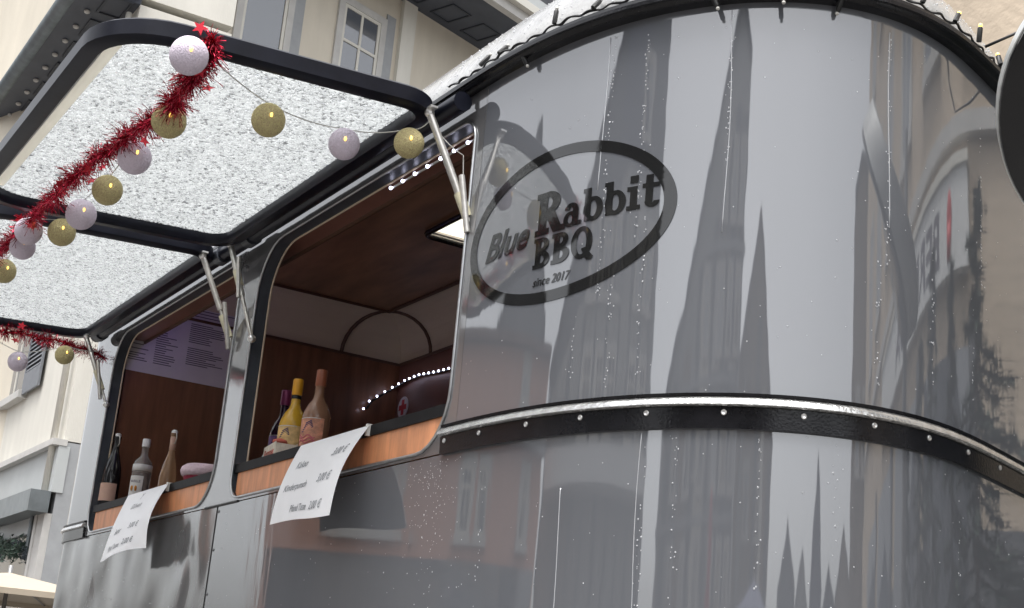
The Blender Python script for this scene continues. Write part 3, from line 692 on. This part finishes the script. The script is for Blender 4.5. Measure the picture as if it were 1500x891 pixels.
# rain on the paint
q = random.Random(11); b = MB()
OCT = [(0,1,4),(1,2,4),(2,3,4),(3,0,4)]
def drop(a, z, r, e=1.):
    p, th = at(a); t = Vector((math.cos(th), math.sin(th), 0)); nn = Vector((math.sin(th), -math.cos(th), 0)); c = Vector((p.x, p.y, z)); k = 6
    vs = []
    for rr, h in ((1,0),(.75,.38)):
        for j in range(k):
            w = 2*math.pi*j/k; vs.append(c+t*(math.cos(w)*r*rr)+Vector((0,0,math.sin(w)*r*rr*e))+nn*(h*r))
    vs.append(c+nn*r*.55)
    b.add(vs, [(j,(j+1)%k,(j+1)%k+k,j+k) for j in range(k)]+[(j+k,(j+1)%k+k,2*k) for j in range(k)])
for (a, z0, z1, nn_) in ((.618,2.02,2.72,70),(.722,2.15,2.70,60),(.745,1.78,2.4,40),(.66,1.78,2.1,26),(.945,2.3,2.72,40),(1.345,2.05,2.70,45),(1.32,1.80,2.2,18),(1.757,2.15,2.6,36),(1.70,1.8,2.1,14),(.55,1.8,2.0,12),(1.05,1.2,1.66,30),(.86,1.2,1.66,26),(.78,1.15,1.66,28),(1.22,1.2,1.66,16),(1.5,1.8,2.3,22),(1.62,1.2,1.6,14),(.25,1.2,1.65,14),(.02,1.2,1.66,14),(-.05,1.2,1.66,14)):
    for i in range(nn_):
        drop(a+q.gauss(0,.004), q.uniform(z0, z1), q.uniform(.0010,.0024), q.uniform(1,1.5))
for i in range(300): drop(q.uniform(.1,2.1), q.uniform(1.15,2.70), q.uniform(.0009,.0022))
for i in range(170): drop(q.gauss(-.02,.08), 1.67-abs(q.gauss(0,.17)), q.uniform(.0007,.0020))
for i in range(200): drop(q.uniform(-3.6,-.2), q.uniform(1.1,1.66), q.uniform(.001,.0024))
tag(b.build('rain_drops', DROP, T, True), kind='stuff')
b = MB()
for (a, z0, z1) in ((.60,2.3,2.72),(.945,2.15,2.73),(1.345,2.2,2.71),(.77,1.2,1.67),(.55,1.25,1.55)):
    P_ = [S(a+.004*math.sin(z_*9+a*5), z_, .0006) for z_ in [z0+(z1-z0)*i/14 for i in range(15)]]; b.tube(P_, .0010, 5)
tag(b.build('rain_runs', DROP, T, True), kind='stuff')
b = MB(); q = random.Random(5)
for i in range(700):
    k = q.uniform(.3, len(RP)-3.0); i0 = int(k); f_ = k-i0; o_ = RP[i0][0]+(RP[i0+1][0]-RP[i0][0])*f_; z = RP[i0][1]+(RP[i0+1][1]-RP[i0][1])*f_
    a = q.uniform(-.3, 2.2); p = S(a, z, o_+.001); r = q.uniform(.001,.003); b.sphere(p, r, 5, 4)
tag(b.build('roof_drops', DROP, T, True), kind='stuff')

# ------------------------------------------------------------------ things on and around the trailer
# price sheets
def sheet(tl, tr, br_, bl, lines, label, seed):
    tl, tr, br_, bl = map(Vector, (tl, tr, br_, bl)); base = (tl+tr)/2
    def pt(u, v, off=0.):
        p = tl.lerp(tr, u).lerp(bl.lerp(br_, u), v)-base
        p.y += -.028*math.sin(math.pi*v)*(.4+.6*u) + .012*math.sin(u*5+seed)*v + .018*v*v*math.cos(u*2.5+seed) - .0+off
        p.z += .012*math.sin(u*4.2+seed*2)*v*v
        return p
    s_ = empty('price_sheet', W(base.x, base.y, base.z), AL); tag(s_, label, 'price sheet', 'price sheets hanging from the serving sills')
    b = MB(); n, m = 14, 14
    vs = [pt(i/n, j/m) for j in range(m+1) for i in range(n+1)]+[pt(i/n, j/m, .0012) for j in range(m+1) for i in range(n+1)]
    K = (n+1)*(m+1); fs = []
    for j in range(m):
        for i in range(n):
            a = j*(n+1)+i; fs += [(a, a+n+1, a+n+2, a+1), (K+a, K+a+1, K+a+n+2, K+a+n+1)]
    for i in range(n): fs += [(i, i+1, K+i+1, K+i), (m*(n+1)+i, K+m*(n+1)+i, K+m*(n+1)+i+1, m*(n+1)+i+1)]
    for j in range(m): fs += [(j*(n+1), K+j*(n+1), K+(j+1)*(n+1), (j+1)*(n+1)), (j*(n+1)+n, (j+1)*(n+1)+n, K+(j+1)*(n+1)+n, K+j*(n+1)+n)]
    b.add(vs, fs); b.build('paper', PAPER, s_, True, 60)
    wd = (tr-tl).length; hg = (bl-tl).length; 
    for (tx, u, v, sz) in lines:
        ink = MB(); vs, fs = text2d(tx, sz, .25, .0003); ink.add([pt(u+x_/wd, v-y_/hg, -.0016) for x_, y_ in vs], fs); ink.build('lettering', INK, s_)
    MB().box(wd*.5-.016, wd*.5-.004, -.004, .05, -.03, .006).build('tape', WHITE, s_)
sheet((-.974,-.003,1.822), (-.46,-.003,1.824), (-.395,-.10,1.542), (-.94,-.11,1.538),
      [('Kakao',.14,.34,.038), ('3,00 €',.70,.30,.04), ('Kinderpunsch',.08,.62,.036), ('3,00 €',.66,.60,.04), ('Pfand Tasse',.26,.90,.036), ('2,00 €',.66,.90,.038)],
      'wrinkled white price sheet listing three drinks below the liqueur bottles', .4)
sheet((-2.887,-.003,1.824), (-2.335,-.003,1.826), (-2.21,-.10,1.533), (-2.77,-.11,1.525),
      [('Y',.46,.16,.05), ('Glühwein',.36,.30,.04), ('Becher',.22,.66,.04), ('3,00 €',.60,.64,.04), ('Pfand Tasse',.2,.90,.038), ('2,00 €',.58,.88,.04)],
      'white price sheet drooping below the clear bottle with fruit label', 2.1)
# menu on the partition
mn = empty('menu_board', W(EW+.004, .02, 2.52), AL); tag(mn, 'lilac-lit menu board with columns of small print on the brown partition', 'menu board')
MB().box(0, .004, .0, .60, 0, .46).build('sheet', MENU, mn)
ik = MB(); q = random.Random(2)
for (y0, y1, za, zb, st) in ((.03,.15,.05,.44,.0115),(.175,.29,.05,.44,.0115),(.34,.57,.08,.30,.0105),(.34,.57,.33,.44,.016)):
    z = zb
    while z > za:
        w_ = q.uniform(.45,1)*(y1-y0); 
        if q.random() < .86: ik.box(.0042, .0050, y0, y0+w_, z-.0045, z)
        z -= st
ik.build('print', INKD, mn)

# bottles
def bglass(name, c, rough=.06): return mat(name, c, rough, 0, 1.5, var=.04, vscale=12)
YEL = bglass('yellow_liqueur', (.62,.36,.035)); BRN = bglass('cocoa_liqueur', (.27,.145,.09)); PUR = bglass('dark_purple_glass', (.03,.012,.03)); DRK = bglass('black_bottle_glass', (.012,.012,.014))
CLR = mat('clear_bottle_glass', (.62,.58,.55), .03, 0, 1.4, trans=.75); AMB = mat('pale_cider_glass', (.50,.30,.17), .05, 0, 1.4, trans=.45)
CAPY = mat('yellow_cap', (.75,.36,.02), .4); CAPB = mat('rust_cap', (.32,.10,.05), .4); CAPP = mat('magenta_foil', (.25,.04,.13), .35, .3); CAPW = mat('white_cap', (.8,.8,.8), .4)
LABY = mat('yellow_label', (.75,.50,.22), .6, var=.4, vscale=26); LABB = mat('salmon_label', (.60,.28,.18), .6, var=.5, vscale=26); LABP = mat('violet_label', (.28,.16,.42), .6, var=.5, vscale=26); LABW = mat('white_label', (.70,.68,.66), .6); LABS = mat('pink_wine_label', (.56,.36,.28), .6, var=.1, vscale=20)
ORANGE = mat('orange_fruit_print', (.65,.28,.04), .6); STRIPE = mat('dark_brush_print', (.07,.05,.14), .6); PINKP = mat('pink_ribbon_print', (.55,.14,.16), .6)
def bottle(s, y, prof, glass, capprof, capm, label, labz=None, labm=None, extra=None, z=1.823, rz=0.):
    o_ = empty('bottle', W(s, y, z), AL+rz); tag(o_, label, 'bottle', 'bottles on the serving counters')
    MB().lathe(prof, 28).build('glass', glass, o_, True, 50)
    if capprof: MB().lathe(capprof, 20).build('cap', capm, o_, True, 40)
    if labz:
        z0, z1, r, half = labz; b = MB(); n = 14; c0 = R(-52)     # turned to the street
        vs = [((r+.0008)*math.cos(c0+R(half)*(2*i/n-1)), (r+.0008)*math.sin(c0+R(half)*(2*i/n-1)), zz) for zz in (z0, z1) for i in range(n+1)]
        b.add(vs, [(i, i+1, n+2+i, n+1+i) for i in range(n)]); lb = b.build('label', labm, o_, True)
        if extra: extra(o_, lb, r, z0, z1)
    return o_
def onlab(r, ang, z, off=.0014): a = R(-52+ang); return Vector(((r+off)*math.cos(a), (r+off)*math.sin(a), z))
def art(o_, lb, r, z0, z1):
    b = MB()
    for k in range(5): b.tube([onlab(r, -28+k*4, z0+(z1-z0)*(.52+.07*k)), onlab(r, 20-k*2, z0+(z1-z0)*(.70+.05*k))], .0022, 5)
    b.build('brush_print', STRIPE, lb)
    b = MB()
    for k in range(3): b.tube([onlab(r, -40+i*8, z0+(z1-z0)*(.2+.09*k+.05*math.sin(i*1.1+k))) for i in range(10)], .0024, 5)
    b.build('ribbon_print', PINKP, lb)
    b = MB(); b.tube([onlab(r, -46+i*9.2, z1-.002) for i in range(11)], .0015, 4).tube([onlab(r, -46+i*9.2, z0+.002) for i in range(11)], .0015, 4); b.build('border_print', LABW, lb)
LQ = [(.001,0),(.048,.002),(.051,.01),(.051,.165),(.047,.182),(.036,.208),(.022,.228),(.0175,.245),(.0165,.285),(.017,.286)]
CP = [(.0185,.278),(.0195,.28),(.0195,.335),(.018,.338)]
bottle(-1.49, .165, LQ, YEL, CP, CAPY, 'yellow liqueur bottle with orange cap between two other bottles', (.045,.155,.051,62), LABY, art)
MB().lathe([(.0178,.262),(.0178,.276)], 20).build('neck_band', DRK, bpy.data.objects['bottle'], True)
bottle(-1.275, .165, LQ, BRN, CP, CAPB, 'cocoa brown liqueur bottle with rust cap and salmon label', (.045,.155,.051,62), LABB, art)
bottle(-1.71, .21, [(r*.86, z) for r, z in LQ], PUR, CP, CAPP, 'dark bottle with magenta capsule and violet label behind the yellow one', (.045,.155,.0439,62), LABP, art)
def fruit(o_, lb, r, z0, z1):
    MB().sphere(onlab(r,-13,z0+.05), .013, 12, 8, (.5,.5,1)).sphere(onlab(r,13,z0+.05), .013, 12, 8, (.5,.5,1)).build('fruit_print', ORANGE, lb, True)
    vs, fs = text2d('MARILLE', .016, 0, .0004); b = MB(); b.add([onlab(r, -30+x_/r*57.3*.85, z0+.078+y_, .0012) for x_, y_ in vs], fs); b.build('lettering', INKD, lb)
cb = bottle(-3.23, .14, [(.001,0),(.042,.002),(.045,.01),(.045,.19),(.040,.212),(.022,.232),(.016,.245),(.0155,.285),(.016,.286)], CLR, [(.0185,.283),(.0185,.318),(.017,.32)], CAPW,
     'clear spirit bottle with white cap and orange fruit label', (.03,.14,.045,50), LABW, fruit)
MB().lathe([(.0456,.165),(.0456,.195)], 24).build('shoulder_band', LABW, cb, True)
sw = bottle(-2.82, .14, [(.001,0),(.036,.002),(.038,.01),(.038,.10),(.030,.15),(.018,.19),(.0135,.215),(.0135,.285),(.016,.287),(.016,.296)], AMB, [(.014,.296),(.014,.306),(.008,.312)], CAPW, 'slender swing-top bottle with wire bail and pale foil neck')
MB().lathe([(.0142,.22),(.0142,.28)], 16).build('neck_foil', LABS, sw, True)
for sg in (-1, 1): MB().tube([(sg*.014,0,.302),(sg*.026,.002,.296),(sg*.028,.004,.27),(sg*.020,.002,.248),(sg*.014,0,.25)], .0028, 5).build('wire_bail', STEEL, sw, True)
wb = bottle(-3.45, .062, [(.001,0),(.041,.002),(.044,.01),(.044,.15),(.040,.19),(.024,.25),(.016,.28),(.0145,.33),(.017,.332),(.017,.345)], DRK, [(.014,.345),(.014,.358),(.008,.362)], CAPW, 'dark wine bottle with salmon label against the window edge', (.03,.115,.044,80), LABS)
for sg in (-1, 1): MB().tube([(sg*.014,0,.352),(sg*.026,.002,.345),(sg*.027,.004,.31),(sg*.014,0,.295)], .0028, 5).build('wire_bail', STEEL, wb, True)
# sweets box, tray, bowl
BOX = mat('printed_carton', (.85,.74,.62), .6, var=.25, vscale=30); BOXR = mat('carton_red_print', (.60,.14,.10), .6, var=.3, vscale=30)
bx = empty('carton', W(-1.47, .11, 1.826), AL-.15); tag(bx, 'open printed paper carton at the foot of the liqueur bottles', 'carton')
MB().box(-.10,.085,-.028,-.026,0,.075).box(-.10,.085,.05,.052,0,.075).box(-.102,-.10,-.028,.052,0,.06).box(.085,.087,-.028,.052,0,.07).box(-.10,.085,-.026,.05,0,.004).build('box', BOX, bx)
vs, fs = text2d('Pommes', .042, .2, .0012); b = MB(); b.add([(-.085+x_, -.0286, .030+y_) for x_, y_ in vs], fs); b.build('lettering', BOXR, bx)
MB().lathe([(.02,0),(.028,.004),(.026,.012),(.006,.02)], 12, 0, (.02,-.0,.078)).build('crest_print', BOXR, bx, True)
pb = empty('paper_bag', W(-1.57, .115, 1.826), AL+.2); tag(pb, 'crumpled white paper bag beside the printed carton', 'paper bag')
b = MB(); q = random.Random(4); b.sphere((0,0,.03), .04, 12, 8, (.9,.5,.85)); b.v = [(x+q.uniform(-.006,.006), y+q.uniform(-.006,.006), z+q.uniform(-.006,.006)) for x,y,z in b.v]; b.build('bag', PAPER, pb)
bw = empty('sweet_tub', W(-2.33, .15, 1.823), AL); tag(bw, 'low tub with fluffy pinkish white rim beside the window pillar', 'tub')
FLUFF = mat('pinkish_fluff', (.72,.56,.62), .9, var=.06, vscale=20, bump=.8, bscale=60, bdist=.01); CRIM = mat('crimson_cloth', (.30,.02,.05), .8)
MB().lathe([(.07,0),(.085,.01),(.095,.045),(.095,.06)], 24).build('tub_side', CRIM, bw, True, 40)
b = MB(); b.tube([(.082*math.cos(2*math.pi*i/28), .082*math.sin(2*math.pi*i/28), .068) for i in range(28)], .028, 10, True); b.build('fluffy_rim', FLUFF, bw, True)

# cotton ball lights
ballL = MB().sphere((0,0,0), 1, 28, 18).mesh('ball', True); ballL.materials.append(LILAC)
ballG = MB().sphere((0,0,0), 1, 28, 18).mesh('ball', True); ballG.materials.append(GOLD)
bulb = MB().sphere((0,0,0), .0042, 8, 6).mesh('bulb', True); bulb.materials.append(GLOW)
BALLS = [(.05,-.86,2.57,.050,0,'lilac cotton ball light at the upper end of the red garland'), (-.41,-.76,2.57,.050,1,'golden cotton ball light hanging directly under the red garland, beside its star'),
 (-.77,-.75,2.57,.052,0,'lilac cotton ball light between the first two golden balls below the long garland'),(-1.13,-.73,2.57,.050,1,'golden cotton ball light below the long garland, over the inner edge of the first flap'),(-1.45,-.73,2.57,.053,0,'lilac cotton ball light overlapping the frame bar between the two flaps'),(-1.71,-.73,2.57,.050,1,'golden cotton ball light just past the frame bar between the two flaps'),(-1.79,-.83,2.57,.050,0,'lilac cotton ball light in front of another lilac ball, where the flaps meet'),(-2.01,-.80,2.57,.048,0,'lilac cotton ball light half hidden behind another lilac ball, with a star against it'),(-2.41,-.78,2.57,.048,1,'last golden cotton ball light on the long garland, under the second flap'),
 (-.20,-.54,2.57,.048,1,'golden cotton ball light alone under the middle of the wet clear flap'),(-.21,-.30,2.57,.046,0,'lilac cotton ball light between two golden ones under the clear flap'),(-.07,-.16,2.57,.044,1,'golden cotton ball light beside the steel gas strut at the flap hinge'),
 (-3.62,-.43,2.472,.047,0,'lilac cotton ball light hanging in front of the shuttered window'),(-3.50,-.245,2.522,.045,1,'golden cotton ball light hanging below the short end garland')]
for (s, y, z, r, gold, lab) in BALLS:
    o_ = bpy.data.objects.new('ball_light', ballG if gold else ballL); col.objects.link(o_); o_.location = W(s, y, z); o_.scale = (r, r, r*1.02); o_.rotation_euler = (0,0,rnd.uniform(0,6))
    tag(o_, lab or ('golden cotton ball light in the row along the long red garland' if gold else 'lilac cotton ball light in the row along the long red garland'), 'ball light', 'cotton ball lights under the flaps')
    d = (Vector((0,0,1.0))-o_.location).normalized(); d = (d+Vector((rnd.uniform(.02,.3), 0, .35))).normalized()
    bb = bpy.data.objects.new('bulb', bulb); col.objects.link(bb); bb.parent = o_; bb.matrix_parent_inverse = Matrix.Identity(4)
    bb.scale = (1/r, 1/r, 1.7/r/1.02); bb.location = Matrix.Rotation(-o_.rotation_euler.z, 3, 'Z') @ (d*.985)
def cable(pts, r, mt, name, label, cat_, sag=.02):
    P = [W(*p) for p in pts]; out = []
    for a, b_ in zip(P, P[1:]):
        for i in range(8):
            t = i/8; p = a.lerp(b_, t); p.z -= sag*4*t*(1-t); out.append(p)
    out.append(P[-1]); c = P[0].copy(); m = MB().tube([p-c for p in out], r, 5); o_ = m.build(name, mt, None, True, loc=c); tag(o_, label, cat_); return o_
cable([(s, y, z+r*.96) for (s, y, z, r, gd, lb) in BALLS[:9]], .0018, WIREW, 'light_cable', 'thin pale cable carrying the ball lights along the long garland', 'cable', .0)
cable([(.05,-.86,2.62),(-.2,-.54,2.617),(-.21,-.30,2.617),(-.07,-.16,2.615),(-.03,-.12,2.64),(.004,-.02,2.55),(.01,.0,2.36)], .0018, WIREW, 'light_cable', 'thin pale cable from the garland to the taped gas strut', 'cable', .012)
cable([(-3.64,-.62,2.60),(-3.62,-.43,2.52),(-3.50,-.245,2.568),(-3.60,-.05,2.60)], .0018, WIREW, 'light_cable', 'thin pale cable with two ball lights below the short end garland', 'cable', .01)

# tinsel garlands
star = MB(); pts = []
for i in range(10):
    a = math.pi/2+i*math.pi/5; rr = .022 if i % 2 == 0 else .0095; pts.append((rr*math.cos(a), rr*math.sin(a)))
star.add([(x,y,.0006) for x,y in pts]+[(x,y,-.0006) for x,y in pts], [tuple(range(10)), tuple(range(19,9,-1))]+[(i,i+10,(i+1)%10+10,(i+1)%10) for i in range(10)])
starme = star.mesh('star'); starme.materials.append(REDSTAR)
def garland(pts, label, seed, dens=2300, rad=.047):
    q = random.Random(seed); P = [Vector(p) for p in pts]; c = P[0].copy()
    o_ = empty('tinsel_garland', W(*c), AL); tag(o_, label, 'garland')
    path = []
    for a, b_ in zip(P, P[1:]):
        for i in range(10):
            p = a.lerp(b_, i/10)-c; path.append(p+Vector((q.uniform(-.006,.006), q.uniform(-.006,.006), q.uniform(-.008,.006))))
    path.append(P[-1]-c)
    MB().tube(path, .004, 5).build('core', REDSTAR, o_)
    L_ = sum((b_-a).length for a, b_ in zip(path, path[1:])); N = int(L_*dens); tm = MB()
    for i in range(N):
        t = q.random()*(len(path)-1); k = min(int(t), len(path)-2); p = path[k].lerp(path[k+1], t-k); ax = (path[k+1]-path[k]).normalized()
        d = Vector((q.gauss(0,1), q.gauss(0,1), q.gauss(0,1))); d -= ax*d.dot(ax)*.6; d.normalize(); ln = rad*q.uniform(.45,1.3)*(.82+.3*math.sin(t*.9+seed))
        w = d.cross(Vector((q.gauss(0,1), q.gauss(0,1), q.gauss(0,1)))).normalized()*.0013; bend = Vector((q.gauss(0,.2), q.gauss(0,.2), -.25))*ln*.5
        m1 = p+d*ln*.55; e = p+d*ln+bend; tw = d.cross(w).normalized()*.0013
        tm.add([p-w, p+w, m1+w, m1-w, e+tw, e-tw], [(0,1,2,3),(3,2,4,5)])
    tag(tm.build('tinsel', RED, o_), kind='stuff')
    for i in range(int(L_*9)):
        t = q.random()*(len(path)-1); k = int(t); p = path[k]+Vector((q.gauss(0,1), q.gauss(0,1), q.gauss(-.3,.8))).normalized()*rad*1.1
        inst('star', starme, o_, p, (q.uniform(0,6), q.uniform(0,6), q.uniform(0,6)))
garland([(.04,-.80,2.635),(-.03,-.80,2.605),(-.15,-.79,2.6),(-.42,-.77,2.6),(-.69,-.80,2.605),(-.97,-.82,2.605),(-1.31,-.84,2.60),(-1.82,-.83,2.60),(-2.2,-.84,2.60),(-2.75,-.84,2.60)], 'long red tinsel garland with stars hung under the two clear flaps', 21)
garland([(-3.62,-.80,2.615),(-3.62,-.54,2.605),(-3.62,-.41,2.61),(-3.62,-.24,2.61),(-3.62,-.12,2.60),(-3.60,-.03,2.575)], 'short red tinsel garland along the far end of the flap', 22)

# fairy lights on the eaves
fl = empty('fairy_light_chain', W(0,0,2.78), AL); tag(fl, 'black fairy light chain twisted along the trailer eaves rail', 'fairy lights')
P_ = []; q = random.Random(9)
for i in range(0, 420):
    a = -.12+i*.0058; P_.append(S(a, 2.803+.003*math.sin(i*.5)+.003*math.sin(i*.13+1), .024+.004*math.cos(i*.5))-Vector((0,0,2.78)))
MB().tube(P_, .0028, 5).build('wire', WIRE, fl, True)
MB().tube([p+Vector((.0,.002,.003*math.sin(i*.37))) for i, p in enumerate(P_)], .0024, 5).build('wire', WIRE, fl, True)
def lampmesh():
    b = MB().lathe([(.0065,0),(.007,.004),(.007,.036),(.0045,.04)], 8); me = b.mesh('lamp_holder', True, 40); me.materials.append(WIRE); return me
lh = lampmesh(); tip = MB().sphere((0,0,.044), .0055, 8, 6).mesh('bulb', True); tip.materials.append(GLOW)
tipc = MB().sphere((0,0,.044), .005, 8, 6).mesh('bulb', True); tipc.materials.append(WIREW)
for k, a in enumerate([-.04,.07,.17,.29,.42,.56,.72,.9,1.06,1.2,1.32,1.42,1.55,1.68,1.83]):
    p = S(a, 2.806, .030)-Vector((0,0,2.78)); dn = k in (0, 3, 7, 8, 9)
    rx = (math.pi+q.uniform(-.3,.3)) if dn else q.uniform(-.7,.5); ry = q.uniform(-.5,.5)
    h_ = inst('lamp_holder', lh, fl, p+Vector((0,0,-.045 if dn else .0)), (rx, ry, 0)); inst('bulb', tip if k > 9 else tipc, h_)
lp = [S(1.72,2.81,.03), S(1.75,2.845,.10), S(1.78,2.85,.15), S(1.82,2.80,.17), S(1.86,2.72,.15), S(1.88,2.74,.09), S(1.9,2.80,.03)]
MB().tube([p-Vector((0,0,2.78)) for p in lp], .004, 6).build('loose_loop', WIRE, fl, True)
h_ = inst('lamp_holder', lh, fl, lp[2]-Vector((0,0,2.78)), (.3,.5,0)); inst('bulb', tip, h_)

# round black sign in front of the nose
d0 = Vector((1.43, 2.868, 2.415)); toc = (Vector((0,0,1.0))-d0).normalized()
rs = empty('round_sign', (d0.x, d0.y, 0), 0); tag(rs, 'round black enamel disc with pale rim on a post beside the nose', 'sign')
fdir = Vector((-.26, -.80, -.54)).normalized(); qd = fdir.to_track_quat('Z', 'Y')
dc = MB().lathe([(.002,.0),(.365,.004),(.380,.0),(.383,-.014)], 72).build('disc', DISC, rs, True, 40); dc.location = (0,0,d0.z); dc.rotation_euler = qd.to_euler()
rm = MB().lathe([(.383,-.015),(.386,-.016),(.387,-.115),(.37,-.12)], 72).build('rim', RIM, rs, True, 30); rm.location = (0,0,d0.z); rm.rotation_euler = qd.to_euler()
MB().tube([(.46,.08,0),(.46,.08,2.9)], .03, 12).build('post', POLE, rs, True, 50)
MB().box(.33,.47,.06,.10,2.38,2.44).build('clamp', POLE, rs)
